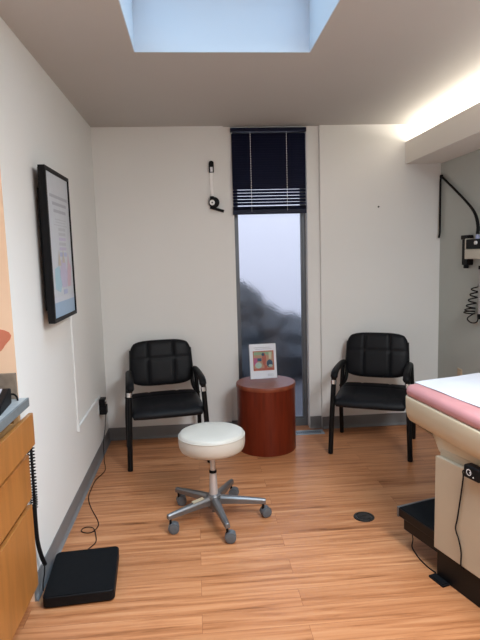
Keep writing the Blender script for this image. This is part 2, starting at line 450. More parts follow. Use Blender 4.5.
# ------------------------------------------------------------------ guest chairs
def make_chair():
    r = root('guest_chair', (0, 0, 0))
    hw, fy, ry = 0.280, -0.232, 0.250
    ax = hw-.030
    for s in (-1, 1):
        bm = NB(); P = smooth_path([(s*hw, fy-.010, 0.004), (s*(hw-.009), fy, .25), (s*(hw-.018), fy+.012, .45), (s*(hw-.024), fy+.022, .588)], 5)
        tube(bm, P, 0.0185, 12, flat=1.2, up=(0, 1, 0)); obj('leg', bm, M['blackm'], r, smooth=True)
        bm = NB(); P = smooth_path([(s*hw, ry, 0.004), (s*hw, ry-.030, .25), (s*(hw-.012), ry-.048, .45), (s*(hw-.020), ry-.046, .600)], 5)
        tube(bm, P, 0.0165, 12, flat=1.25, up=(0, 1, 0)); obj('leg', bm, M['blackm'], r, smooth=True)
        bm = NB()                                    # arm pad that rolls down over the front leg
        P = smooth_path([(s*ax, .215, .600), (s*ax, .13, .612), (s*ax, -.03, .618), (s*ax, -.16, .614), (s*ax, -.222, .600), (s*ax, -.248, .568)], 6)
        n = len(P); R_ = [0.0255*min(1, 0.70+i*0.15, 0.70+(n-1-i)*0.15) for i in range(n)]
        tube(bm, P, R_, 14, flat=0.72, up=(0, 0, 1)); ap = obj('armrest', bm, M['blackp'], r, smooth=True)
        bm = NB(); tube(bm, [(s*(hw-.021), fy+.012, .520), (s*(hw-.0225), fy+.015, .550)], 0.0200, 12, flat=0.9, up=(0, 1, 0))
        tag(obj('arm_bracket', bm, M['chrome'], r, smooth=True), 'small silver metal bracket')
        bm = NB()
        tube(bm, smooth_path([(s*hw, .200, .40), (s*.238, .205, .47), (s*.232, .232, .60), (s*.225, .262, .76)], 5), 0.015, 10)
        obj('back_post', bm, M['blackm'], r, smooth=True)
    bm = NB()
    for yy in (-.205, .200): tube(bm, [(-hw, yy, .392), (hw, yy, .392)], .0125, 10)
    for s in (-1, 1): tube(bm, [(s*.225, -.21, .392), (s*.225, .205, .392)], .012, 10)
    obj('seat_frame', bm, M['blackm'], r, smooth=True)
    X = Matrix.Translation((0, -0.025, 0.408)) @ Matrix.Rotation(rad(2), 4, 'X')
    obj('seat', pad(.520, .485, .082, (-.40, .40), (0.30,), .008, corner=.26, drop=.022, X=X), M['blackv'], r, smooth=True)
    X = Matrix.Translation((0, 0.232, 0.660)) @ Matrix.Rotation(rad(90-12), 4, 'X')
    obj('backrest', pad(.482, .352, .070, (-.42, .42), (.18,), .011, corner=.50, taper=-.022, X=X), M['blackv'], r, smooth=True)
    return r
def copy_tree(o, parent=None):
    c = o.copy(); COL.objects.link(c)
    if parent: c.parent = parent
    for ch in list(o.children): copy_tree(ch, c)
    return c
ch1 = make_chair()
ch2 = copy_tree(ch1)
ch1.location = (0.492, -0.396, 0); ch1.rotation_euler.z = rad(8.0)
tag(ch1, 'black padded guest chair in the left corner, behind the round white stool', 'chair', 'black guest chairs along the back wall')
ch2.location = (2.048, -0.462, 0); ch2.rotation_euler.z = rad(-25)
tag(ch2, 'black padded guest chair between the frosted window and the pink exam table', 'chair', 'black guest chairs along the back wall')

# ------------------------------------------------------------------ rolling stool
st = root('rolling_stool', (0.806, -1.425, 0), 0, 'round cream vinyl rolling stool on a grey five-star caster base', 'stool')
bm = NB()
dz = .004
prof = [(0, .395), (.12, .395), (.158, .399), (.174, .408), (.182, .426), (.1850, .450), (.1845, .474), (.182, .490), (.176, .500), (.165, .505), (.10, .508), (0, .509)]
lathe(bm, [(a, b+dz) for a, b in prof], 48); obj('seat', bm, M['cream'], st, smooth=True, auto=60)
bm = NB(); lathe(bm, [(.1815, .4870), (.1855, .4890), (.1855, .4915), (.1810, .4940)], 48); obj('piping', bm, M['cream'], st, smooth=True)
bm = NB(); lathe(bm, [(0, .384), (.075, .384), (.08, .398), (0, .399)], 24); obj('seat_plate', bm, M['blackm'], st, smooth=True)
bm = NB(); lathe(bm, [(0, .28), (.0145, .28), (.0145, .395), (0, .395)], 20); obj('gas_lift', bm, M['satin'], st, smooth=True)
bm = NB(); lathe(bm, [(0, .270), (.021, .270), (.021, .281), (.015, .284), (0, .284)], 20); obj('collar', bm, M['blackp'], st, smooth=True)
bm = NB(); lathe(bm, [(0, .105), (.026, .105), (.024, .16), (.0195, .268), (0, .268)], 20); obj('column', bm, M['satin'], st, smooth=True)
bm = NB(); lathe(bm, [(0, .040), (.014, .040), (.014, .066), (.036, .070), (.045, .085), (.045, .128), (.036, .142), (.025, .145), (0, .145)], 24); obj('hub', bm, M['alu'], st, smooth=True)
for k in range(5):
    a = rad(-78+72*k); X = Matrix.Rotation(a, 4, 'Z'); R0 = 0.276
    bm = NB()
    sec = []
    for (rr, hz, hw2, th) in ((.030, .110, .025, .030), (.10, .107, .0215, .027), (.19, .101, .0175, .023), (.270, .095, .0145, .020), (.292, .093, .0135, .018)):
        sec.append([bm.verts.new(X @ Vector((rr, y, hz+zz))) for y, zz in ((-hw2, -th*.6), (hw2, -th*.6), (hw2*.95, th*.5), (hw2*.45, th*.9), (-hw2*.45, th*.9), (-hw2*.95, th*.5))])
    for p, q in zip(sec, sec[1:]):
        for i in range(6): bm.faces.new((p[i], p[(i+1) % 6], q[(i+1) % 6], q[i]))
    bm.faces.new(sec[0]); bm.faces.new(sec[-1])
    obj('base_arm', bm, M['alu'], st, bevel=.0025)
    # caster: stem, hood, two wheels
    sw = rad((175, 200, 165, 190, 180)[k])
    Y = Matrix.Translation(X @ Vector((R0, 0, 0))) @ Matrix.Rotation(sw, 4, 'Z')
    bm = NB(); tube(bm, [Y @ Vector((0, 0, .046)), Y @ Vector((0, 0, .094))], .0065, 10)
    cs = obj('caster', bm, M['blackm'], st, smooth=True)
    for s in (-1, 1):
        W = Y @ Matrix.Translation((-.017, s*.0125, .0285)) @ Matrix.Rotation(rad(90), 4, 'X')
        bm = NB(); lathe(bm, [(0, -.0085), (.012, -.0085), (.024, -.0085), (.0285, -.005), (.0285, .005), (.024, .0085), (.012, .0085), (0, .0085)], 20, X=W)
        obj('wheel', bm, M['cast'], cs, smooth=True)
    bm = NB(); W = Y @ Matrix.Translation((-.017, 0, .0285))
    pts = [(.031*math.cos(rad(t)), .031*math.sin(rad(t))) for t in range(5, 146, 14)]
    pts += [(.027*math.cos(rad(t)), .027*math.sin(rad(t))) for t in range(145, 4, -14)]
    fs = prism(bm, pts, 'y', -.021, .021); vs = list({v for f in fs for v in f.verts}); bmesh.ops.transform(bm, matrix=W, verts=vs)
    obj('wheel_hood', bm, M['cast'], cs, smooth=True)
X = Matrix.Rotation(rad(-78-72), 4, 'Z')
bm = NB(); box(bm, .055, .125, -.014, .014, .1425, .1440, X=X @ Matrix.Rotation(rad(5.3), 4, 'Y'))
tag(obj('sticker', bm, M['tag'], st), 'yellowed paper sticker')

# ------------------------------------------------------------------ drum table and the sign on it
dt = root('drum_table', (1.250, -0.345, 0), 0, 'reddish-brown cherry wood drum table standing before the frosted window', 'table')
RD = 0.225; ZD = 0.512
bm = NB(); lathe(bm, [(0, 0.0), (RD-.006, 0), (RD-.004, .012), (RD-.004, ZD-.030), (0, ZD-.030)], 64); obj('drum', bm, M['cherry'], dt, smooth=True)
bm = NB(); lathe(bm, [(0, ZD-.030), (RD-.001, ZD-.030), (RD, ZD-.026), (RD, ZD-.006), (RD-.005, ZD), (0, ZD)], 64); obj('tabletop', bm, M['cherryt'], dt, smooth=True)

sg = root('sign_holder', (1.247, -0.275, ZD), rad(4), 'small tilted sign holder with white flyer and colour picture on the drum table', 'sign')
T = Matrix.Translation((0, 0, .006)) @ Matrix.Rotation(rad(-9), 4, 'X')
pw, ph = .104, .268
bm = NB(); box(bm, -pw-.004, pw+.004, .0015, .0045, 0, ph+.004, X=T); box(bm, -pw-.004, pw+.004, -.0045, -.0015, 0, ph+.004, X=T)
box(bm, -pw-.004, pw+.004, -.012, .085, -.006, -.003)
obj('acrylic_holder', bm, M['clear'], sg)
bm = NB(); box(bm, -pw, pw, -.0012, .0012, .001, ph, X=T)
fl = obj('flyer', bm, M['page'], sg)
bm = NB()
def card(x0, x1, z0, z1, mi, lift=0): box(bm, x0, x1, -.0016-lift, -.0012-lift, z0, z1, mi, X=T)
card(-.078, .085, .062, .214, 0)
card(-.072, .078, .080, .208, 1, .0004)
card(-.072, .070, .182, .205, 2, .0008); card(.045, .066, .150, .200, 3, .0012)
card(-.072, -.045, .105, .160, 4, .0008); card(-.045, -.012, .135, .158, 5, .0012)
def blob(cx, cz, rx, rz, mi, lift):
    P = [(cx+rx*math.cos(2*PI*k/16), cz+rz*math.sin(2*PI*k/16)) for k in range(16)]
    fs = prism(bm, P, 'y', -.0016-lift, -.0012-lift, mi); bmesh.ops.transform(bm, matrix=T, verts=list({v for f in fs for v in f.verts}))
blob(-.038, .104, .026, .024, 6, .0014); blob(.008, .150, .016, .050, 7, .0016); blob(.018, .090, .012, .014, 7, .0018)
blob(.050, .115, .024, .030, 5, .0014); blob(.0, .186, .011, .012, 5, .0018); blob(.055, .098, .016, .010, 6, .0018)
card(-.070, .060, .238, .242, 8); card(-.060, .070, .226, .230, 8); card(.030, .075, .030, .034, 8); card(.030, .080, .020, .024, 8)
obj('picture', bm, [I['red'], I['skin'], I['green'], I['yel'], I['magenta'], I['navy'], I['mint'], I['red'], I['pgrey']], fl)

# ------------------------------------------------------------------ exam table (local frame: foot corner at the origin, x across, -y towards the head)
RT = rad(17)
et = root('exam_table', (1.760, -1.800, 0), RT, 'cream exam table with a pink cushion, at the right beside the step stool', 'exam table')
et['label'] = 'cream medical exam table with pink cushion and pulled-out black step'
def smooth_closed(P, n=5):
    out = []; m = len(P)
    for i in range(m):
        a, b, c, d = [Vector((*P[(i+k-1) % m], 0)) for k in range(4)]
        for k in range(n):
            t = k/n; q = 0.5*((2*b)+(c-a)*t+(2*a-5*b+4*c-d)*t*t+(3*b-a-3*c+d)*t**3); out.append((q.x, q.y))
    return out
def outline(g, L=1.45):
    """table top outline, grown by g"""
    r = 0.045
    pts = []
    def arc(cx, cy, a0, a1, n=6):
        for k in range(n+1):
            a = rad(a0+(a1-a0)*k/n); pts.append((cx+(r+g)*math.cos(a), cy+(r+g)*math.sin(a)))
    arc(.50-r, -r, 82, 8)
    arc(.545-r, -.60, 6, 0, 3); arc(.545-r, -L+r, 0, -90)
    arc(-.112+r, -L+r, -90, -180); arc(-.112+r, -.60, -180, -190, 3)
    arc(-.018+r, -r-.004, -190, -262)
    return pts
def loft(bm, rings):
    R_ = [[bm.verts.new((x, y, z)) for x, y in outline(g)] for g, z in rings]
    n = len(R_[0])
    for a, b in zip(R_, R_[1:]):
        for i in range(n): bm.faces.new((a[i], a[(i+1) % n], b[(i+1) % n], b[i]))
    bm.faces.new(R_[0]); bm.faces.new(R_[-1])
bm = NB(); loft(bm, [(-.012, .768), (-.006, .770), (.000, .780), (.001, .795), (-.003, .809), (-.012, .818), (-.026, .822)])
obj('cushion', bm, M['pink'], et, smooth=True, auto=60)
bm = NB(); loft(bm, [(-.170, .592), (-.12, .604), (-.08, .617), (-.055, .626), (-.032, .635), (-.015, .646), (-.004, .664), (.002, .69), (.004, .72), (.005, .760), (.002, .767), (-.006, .768)])
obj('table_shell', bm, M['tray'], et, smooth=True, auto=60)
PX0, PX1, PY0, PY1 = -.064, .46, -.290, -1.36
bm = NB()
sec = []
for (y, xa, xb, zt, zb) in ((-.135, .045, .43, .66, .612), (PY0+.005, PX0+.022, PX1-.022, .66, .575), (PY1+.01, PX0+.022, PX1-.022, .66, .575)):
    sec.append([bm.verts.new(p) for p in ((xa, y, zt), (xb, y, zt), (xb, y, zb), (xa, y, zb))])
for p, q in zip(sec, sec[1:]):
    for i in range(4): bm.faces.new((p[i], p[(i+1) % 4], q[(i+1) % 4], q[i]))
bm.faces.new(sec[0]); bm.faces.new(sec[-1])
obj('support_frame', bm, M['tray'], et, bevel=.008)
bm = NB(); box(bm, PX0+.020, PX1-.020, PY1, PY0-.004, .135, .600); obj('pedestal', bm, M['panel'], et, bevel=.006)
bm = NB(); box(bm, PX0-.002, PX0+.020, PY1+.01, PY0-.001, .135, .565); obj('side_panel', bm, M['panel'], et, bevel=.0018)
bm = NB(); box(bm, PX0+.006, PX1-.02, PY1+.04, PY0-.012, 0, .135); obj('plinth', bm, M['blackm'], et, bevel=.003)
stp = root('pull_out_step', (0, 0, 0)); stp.parent = et
bm = NB(); box(bm, PX0+.012, PX1-.03, PY0-.02, -.062, .105, .160); box(bm, PX0+.006, PX1-.022, PY0-.02, -.030, .160, .203)
bpy.data.objects.remove(stp)
stp = obj('step_drawer', bm, M['blackm'], et, bevel=.003)
bm = NB(); box(bm, PX0+.010, PX1-.026, PY0-.02, -.032, .203, .2060); obj('step_mat', bm, M['blackmat'], stp)
bm = NB(); box(bm, PX0+.004, PX1-.020, -.0300, -.018, .155, .2075); box(bm, PX0+.010, PX1-.028, -.018, -.012, .172, .186)
tag(obj('step_edge_trim', bm, M['alu'], stp, bevel=.002), 'grey metal edge trim')
# black outlet box under the shell, with a pale ring on its face
bm = NB(); box(bm, PX0-.036, PX0+.006, -.572, -.490, .552, .606)
rb = obj('outlet_box', bm, M['blackp'], et, bevel=.006)
bm = NB(); W = Matrix.Translation((PX0-.036, -.520, .580)) @ Matrix.Rotation(rad(-90), 4, 'Y')
for a in range(24):
    t0, t1 = 2*PI*a/24, 2*PI*(a+1)/24
    q = [bm.verts.new(W @ Vector((rr*math.cos(t), rr*math.sin(t), .0008))) for rr, t in ((.010, t0), (.0135, t0), (.0135, t1), (.010, t1))]
    bm.faces.new(q)
box(bm, PX0-.0372, PX0-.036, -.546, -.541, .564, .569); box(bm, PX0-.0372, PX0-.036, -.528, -.524, .578, .584)
tag(obj('box_marking', bm, M['white'], rb), 'pale ring and dot marking')

# paper over the cushion
ea = Matrix.Translation((1.76, -1.80, 0)) @ Matrix.Rotation(RT, 4, 'Z')
bm = NB(); n = 24
for (xa, xb) in ((0.045, .475),):
    rows = []
    for i in range(n+1):
        y = 0.004-1.40*i/n
        if i == 0: y = -.008
        row = []
        for k in range(9):
            f = max(0, min(1, -y/.6)); x_l = .050-.072*f; x_r = .462+.03*f
            x = x_l+(x_r-x_l)*k/8
            row.append(Vector((x, y, .8262+.0010*math.sin(y*23+k))))
        rows.append(row)
    tv = [[bm.verts.new(ea @ p) for p in r_] for r_ in rows]
    bv = [[bm.verts.new(ea @ (p-Vector((0, 0, .0012)))) for p in r_] for r_ in rows]
    for i in range(n):
        for k in range(8):
            bm.faces.new((tv[i][k], tv[i][k+1], tv[i+1][k+1], tv[i+1][k])); bm.faces.new((bv[i][k], bv[i+1][k], bv[i+1][k+1], bv[i][k+1]))
    for i in range(n):
        bm.faces.new((tv[i][0], tv[i+1][0], bv[i+1][0], bv[i][0])); bm.faces.new((tv[i][8], bv[i][8], bv[i+1][8], tv[i+1][8]))
    for k in range(8):
        bm.faces.new((tv[0][k], bv[0][k], bv[0][k+1], tv[0][k+1])); bm.faces.new((tv[n][k], tv[n][k+1], bv[n][k+1], bv[n][k]))
single('exam_paper', bm, M['paper'], 'white paper sheet spread over the pink exam table cushion', 'paper', smooth=True)

def E(x, y, z): return ea @ Vector((x, y, z))
# cords of the table
bm = NB(); px = PX0-.010
tube(bm, smooth_path([E(PX0-.024, -.489, .575), E(PX0-.022, -.474, .565), E(px, -.464, .53), E(px, -.452, .44), E(px, -.437, .34), E(px, -.428, .29), E(px, -.447, .25), E(px, -.462, .20), E(px, -.462, .142), E(PX0-.001, -.464, .128), E(PX0+.010, -.466, .122)], 6), .0032, 8)
obj('power_cord', bm, M['blackp'], et, smooth=True, world=True)
fp = root('foot_pedal', (1.800, -2.145, 0), 0, 'flat black plate lying on the floor against the exam table plinth', 'pedal')
bm = NB()
tube(bm, smooth_path([(1.766, -1.880, .100), (1.768, -1.895, .06), (1.772, -1.875, .012), (1.770, -1.905, .0045), (1.769, -1.977, .0045), (1.778, -2.04, .0045), (1.790, -2.08, .0045), (1.795, -2.091, .0050)], 6), .0030, 8)
obj('pedal_cord', bm, M['blackp'], et, smooth=True, world=True)
bm = NB()
X = Matrix.Translation((1.802, -2.143, 0)) @ Matrix.Rotation(RT, 4, 'Z')
prism(bm, rrect(-.038, .004, -.046, .046, .004, 2), 'z', 0, .007); prism(bm, rrect(-.032, -.002, -.038, .038, .004, 2), 'z', .007, .010)
bmesh.ops.transform(bm, matrix=X, verts=bm.verts)
obj('pedal_plate', bm, M['blackp'], fp, smooth=True, world=True)

# ------------------------------------------------------------------ floor fittings
fc = root('floor_outlet_cover', (1.637, -1.530, 0), 0, 'round dark metal outlet cover set in the wood floor', 'floor outlet')
bm = NB(); lathe(bm, [(0, 0), (.058, 0), (.056, .004), (.046, .006), (.044, .0045), (0, .0045)], 40); obj('cover_ring', bm, M['bronze'], fc, smooth=True)
bm = NB(); lathe(bm, [(0, .0045), (.040, .0045), (.039, .0065), (0, .007)], 32); box(bm, -.012, .012, -.003, .003, .006, .0085); obj('cap', bm, M['bronze'], fc, smooth=True)
rg = root('floor_register', (1.60, -0.080, 0), 0, 'blue-grey metal floor register between drum table and right guest chair', 'vent')
bm = NB()
x0, x1, y0, y1 = -.155, .155, -.052, .048
box(bm, x0, x1, y0, y0+.018, 0, .005); box(bm, x0, x1, y1-.018, y1, 0, .005); box(bm, x0, x0+.02, y0+.018, y1-.018, 0, .005); box(bm, x1-.02, x1, y0+.018, y1-.018, 0, .005)
obj('register_frame', bm, M['grate'], rg)
bm = NB()
for k in range(16):
    xx = x0+.024+k*.0175
    box(bm, xx, xx+.009, y0+.018, y1-.018, .001, .0045)
obj('louvres', bm, M['grate'], rg)
bm = NB(); box(bm, x0+.01, x1-.01, y0+.01, y1-.01, .0002, .0010); obj('damper', bm, M['dark'], rg)

# ------------------------------------------------------------------ left wall: display, raceway, outlet, adapter
ds = root('wall_display', (0, -1.425, 1.165), 0, 'slim black-framed information display on the left wall', 'display')
dy0, dy1, dz0, dz1 = -1.668, -1.184, 1.168, 1.920; fx0, fx1, bw = .034, .067, .020
bm = NB()
box(bm, fx0, fx1, dy0, dy0+bw, dz0, dz1); box(bm, fx0, fx1, dy1-bw, dy1, dz0, dz1)
box(bm, fx0, fx1, dy0+bw, dy1-bw, dz0, dz0+bw); box(bm, fx0, fx1, dy0+bw, dy1-bw, dz1-bw, dz1)
obj('frame', bm, M['blackp'], ds, world=True, bevel=.0015)
bm = NB(); box(bm, fx0-.004, fx0, dy0+.01, dy1-.01, dz0+.01, dz1-.01); box(bm, .012, fx0-.004, dy0+.05, dy1-.05, dz0+.06, dz1-.10); obj('back_cover', bm, M['blackp'], ds, world=True)
bm = NB(); box(bm, 0, .012, -1.56, -1.29, 1.38, 1.72); obj('wall_bracket', bm, M['blackm'], ds, world=True)
bm = NB(); box(bm, fx0, fx1-.006, dy0+bw, dy1-bw, dz0+bw, dz1-bw); scr = obj('screen', bm, I['scr'], ds, world=True)
bm = NB(); sx = fx1-.006
def g(u0, u1, v0, v1, mi, lift=0):
    """u across the sheet 0..1 (left to right as read), v up 0..1"""
    Wd = dy1-dy0-2*bw; Hd = dz1-dz0-2*bw
    box(bm, sx+lift, sx+.0004+lift, dy0+bw+u0*Wd, dy0+bw+u1*Wd, dz0+bw+v0*Hd, dz0+bw+v1*Hd, mi)
def gp(P, mi, lift=.0004):
    Wd = dy1-dy0-2*bw; Hd = dz1-dz0-2*bw
    prism(bm, [(dy0+bw+u*Wd, dz0+bw+v*Hd) for u, v in P], 'x', sx+lift, sx+.0004+lift, mi)
g(0, 1, 0, .105, 5)                                                     # blue footer
for (u0, u1, v) in ((.12, .92, .835), (.22, .86, .785), (.26, .82, .735)): g(u0, u1, v, v+.022, 0)
for (u0, u1, v) in ((.30, .80, .685), (.32, .76, .665), (.24, .84, .645)): g(u0, u1, v, v+.007, 1)
for k in range(5): g(.42, .74, .47+.035*k, .492+.035*k, (3, 1, 3, 1, 1)[k])
g(.42, .74, .425, .455, 4)
gp([(.12, .20), (.34, .17), (.44, .24), (.34, .36), (.14, .34)], 6); gp([(.36, .30), (.44, .40), (.62, .41), (.72, .30), (.66, .20), (.44, .20)], 3, .0006)
gp([(.70, .20), (.86, .20), (.92, .34), (.80, .40), (.70, .30)], 7, .0005); gp([(.30, .36), (.36, .47), (.44, .36)], 2, .0009); gp([(.50, .38), (.56, .48), (.62, .38)], 2, .0009)
gp([(.74, .36), (.80, .46), (.84, .36)], 7, .0009); g(.48, .66, .150, .185, 4, .0008); g(0, 1, .105, .140, 8)
obj('printed_graphics', bm, [I['txt'], I['txt2'], I['sand'], I['lav'], I['peri'], I['blue'], I['teal'], I['rose'], I['pale']], scr, world=True)

cr = root('cable_raceway', (0, -0.72, 0.43), 0, 'white cable raceway running down from the wall display and along to the outlet', 'cable raceway')
bm = NB(); box(bm, .0003, .010, -1.078, -1.062, .468, 1.166); obj('vertical_channel', bm, M['white'], cr, world=True, bevel=.002)
bm = NB(); box(bm, .0003, .014, -1.060, -.420, .436, .466); obj('horizontal_channel', bm, M['white'], cr, world=True, bevel=.002)
bm = NB(); box(bm, .0003, .015, -1.084, -1.056, .432, .470); obj('elbow', bm, M['white'], cr, world=True, bevel=.002)
wo = root('wall_outlet', (0, -.355, .37), 0, 'white wall outlet at the end of the cable raceway on the left wall', 'outlet')
bm = NB(); box(bm, 0, .007, -.395, -.318, .340, .460); pl = obj('faceplate', bm, M['white'], wo, world=True, bevel=.002)
bm = NB(); box(bm, .007, .010, -.372, -.340, .410, .446); obj('socket', bm, M['white'], wo, world=True, bevel=.001)
pa = root('power_adapter', (.0101, -.36, .33), 0, 'black double power adapter plugged into the left wall outlet', 'adapter')
bm = NB(); box(bm, .0101, .052, -.405, -.330, .402, .450); obj('upper_plug', bm, M['blackp'], pa, world=True, bevel=.004)
bm = NB(); box(bm, .0101, .060, -.402, -.333, .332, .399); obj('lower_plug', bm, M['blackp'], pa, world=True, bevel=.004)
bm = NB(); box(bm, .052, .0530, -.378, -.345, .424, .434); obj('indicator_label', bm, M['white'], pa, world=True)

# ------------------------------------------------------------------ scale on the floor and its cables
sc = root('floor_scale', (.185, -1.942, 0), rad(4.5), 'flat black floor scale platform beside the wood cabinet', 'scale')
bm = NB(); prism(bm, rrect(-.150, .150, -.182, .182, .022, 5), 'z', .006, .053); obj('platform', bm, M['blackp'], sc, bevel=.004)
bm = NB(); prism(bm, rrect(-.145, .145, -.177, .177, .019, 5), 'z', .053, .0555); obj('top_mat', bm, M['blackmat'], sc, smooth=True)
for sx_ in (-1, 1):
    for sy_ in (-1, 1):
        bm = NB(); lathe(bm, [(0, 0), (.016, 0), (.016, .008), (0, .008)], 16, c=(sx_*.118, sy_*.138, 0)); obj('foot', bm, M['blackmat'], sc, smooth=True)
FL = 0.0028
bm = NB()
tube(bm, smooth_path([(.050, -.372, .334), (.040, -.385, .22), (.024, -.393, .12), (.026, -.410, .03), (.034, -.46, FL), (.069, -.643, FL), (.034, -.790, FL), (.030, -.930, FL), (.036, -1.061, FL), (.077, -1.201, FL), (.154, -1.394, FL), (.149, -1.482, FL), (.118, -1.505, FL), (.079, -1.483, FL), (.080, -1.451, FL), (.106, -1.444, FL+.003), (.143, -1.471, FL+.006), (.168, -1.548, FL), (.177, -1.610, FL), (.154, -1.665, FL), (.138, -1.71, FL), (.135, -1.757, .014)], 6), .0026, 6)
obj('cord', bm, M['blackp'], pa, world=True, smooth=True)

sw = root('spiral_cable', (.02, -2.045, .15), 0, 'black spiral-wrapped cable hanging beside the wood cabinet down to the scale', 'cable')
bm = NB()
core = smooth_path([(.028, -2.052, .700), (.026, -2.050, .60), (.024, -2.047, .50), (.021, -2.044, .42)], 10)
tube(bm, core, .006, 8); obj('core', bm, M['blackp'], sw, world=True, smooth=True)
bm = NB(); hel = []
turns = 21; Np = turns*12
for i in range(Np+1):
    t = i/Np; f = t*(len(core)-1); a = int(min(f, len(core)-2)); p = core[a].lerp(core[a+1], f-a)
    hel.append(p+Vector((-.001+.0135*math.cos(2*PI*turns*t), .0135*math.sin(2*PI*turns*t), 0)))
tube(bm, hel, .0024, 6); obj('spiral_wrap', bm, M['blackp'], sw, world=True, smooth=True)
bm = NB(); tube(bm, smooth_path([(.021, -2.044, .425), (.020, -2.044, .35), (.020, -2.038, .26), (.025, -2.018, .180), (.033, -2.00, .128)], 6), .0095, 10); obj('sleeve', bm, M['blackp'], sw, world=True, smooth=True)
bm = NB(); tube(bm, smooth_path([(.032, -2.002, .131), (.030, -2.01, .09), (.027, -2.03, .055), (.030, -2.045, .030)], 6), .003, 6); obj('lead', bm, M['blackp'], sw, world=True, smooth=True)

# ------------------------------------------------------------------ cabinet, counter and what is on it
CY0, CY1 = -3.20, YC-.006; CF = .000
cb = root('base_cabinet', (-.29, (CY0+CY1)/2, 0), 0, 'orange maple base cabinet with a half-open top drawer, under the grey counter', 'cabinet')
bm = NB()
box(bm, -.60, -.018, CY1-.018, CY1, .06, .880); box(bm, -.60, -.018, CY0, CY0+.018, .06, .880); box(bm, -.60, -.585, CY0+.018, CY1-.018, .06, .880)
box(bm, -.585, -.018, CY0+.018, CY1-.018, .06, .078); box(bm, -.585, -.30, CY0+.018, CY1-.018, .862, .880)
obj('body', bm, M['maple'], cb, world=True)
bm = NB()
box(bm, -.018, CF, CY1-.024, CY1, .06, .880); box(bm, -.018, CF, CY0, CY0+.024, .06, .880); box(bm, -.018, CF, CY0+.024, CY1-.024, .855, .880)
box(bm, -.018, CF, CY0+.024, CY1-.024, .660, .682); box(bm, -.018, CF, CY0+.024, CY1-.024, .448, .474)
obj('face_frame', bm, M['maplel'], cb, world=True)
bm = NB(); box(bm, -.55, -.06, CY0+.01, CY1-.01, 0, .06); obj('toe_kick', bm, M['dark'], cb, world=True)
dl0, dl1 = CY1-1.06, CY1-.002
def drawer(z0, z1, out, y0=dl0, y1=dl1):
    bm = NB(); box(bm, CF+.001+out, CF+.019+out, y0, y1, z0, z1)
    d = obj('drawer', bm, M['maple'], cb, world=True, bevel=.002)
    bm = NB(); a, b = y0+.028, y1-.028; zt = z1-.035; zb = z0+.02
    xb = -.45+out
    box(bm, xb, CF+.001+out, a, a+.012, zb, zt); box(bm, xb, CF+.001+out, b-.012, b, zb, zt); box(bm, xb, xb+.012, a+.012, b-.012, zb, zt); box(bm, xb+.012, CF+.001+out, a+.012, b-.012, zb, zb+.008)
    obj('drawer_box', bm, M['maplel'], d, world=True)
    bm = NB(); ym = (y0+y1)/2; zh = z1-.045
    tube(bm, smooth_path([(CF+.018+out, ym-.05, zh), (CF+.038+out, ym-.046, zh), (CF+.045+out, ym-.03, zh), (CF+.045+out, ym+.03, zh), (CF+.038+out, ym+.046, zh), (CF+.018+out, ym+.05, zh)], 4), .004, 8)
    tag(obj('handle', bm, M['alu'], d, world=True, smooth=True), 'curved metal handle')
drawer(.712, .848, .036); drawer(.478, .668, .006); drawer(.084, .449, .004)
for (z0, z1) in ((.712, .848), (.084, .668)):
    y0, y1 = CY0+.004, dl0-.006
    bm = NB(); box(bm, CF+.001, CF+.019, y0, y1, z0, z1)
    d = obj('door', bm, M['maple'], cb, world=True, bevel=.002)
bm = NB(); box(bm, -.61, .034, CY0-.02, CY1+.001, .881, .911)
ct = root('countertop', (-.29, -2.5, .881), 0, 'grey laminate countertop on the orange cabinet', 'countertop')
obj('worktop', bm, M['counter'], ct, world=True)
bm = NB(); box(bm, .034, .043, CY0-.02, CY1+.001, .876, .912); obj('front_edge', bm, M['counter_e'], ct, world=True, bevel=.002)
bm = NB(); box(bm, -.60, -.002, CY1-.012, CY1+.004, .9115, 1.018)
single('side_splash', bm, M['splash'], 'low taupe splash panel standing on the grey counter against the peach wall', 'splash panel')
dv = root('desk_device', (-.088, -2.235, .9115), rad(6), 'black desktop device with a grey sloping top on the counter', 'device')
bm = NB(); prism(bm, [(-.11, 0), (.075, 0), (.080, .030), (.080, .060), (.055, .066), (-.11, .030)], 'x', -.10, .095); obj('device_body', bm, M['blackp'], dv, bevel=.005)
bm = NB(); prism(bm, [(-.100, .0330), (.045, .0642), (.044, .0682), (-.101, .0370)], 'x', -.085, .070); tag(obj('device_top', bm, I['pgrey'], dv), 'grey sloping top')
bm = NB(); tube(bm, smooth_path([(-.045, -2.160, .935), (-.030, -2.130, .940), (-.008, -2.112, .938), (.008, -2.118, .928), (.015, -2.130, .9165)], 6), .004, 8)
obj('device_cord', bm, M['blackp'], dv, smooth=True, world=True)
bm = NB()
P = []
for k in range(28):
    a = 2*PI*k/28; r_ = 1+.10*math.sin(3*a+.6)+.06*math.sin(5*a)
    P.append((-.105+.085*r_*math.cos(a), 1.158+.060*r_*math.sin(a)))
prism(bm, P, 'y', YC-.0012, YC)
single('wall_decal', bm, M['coral'], 'coral red rounded decal on the peach wall above the counter', 'decal')

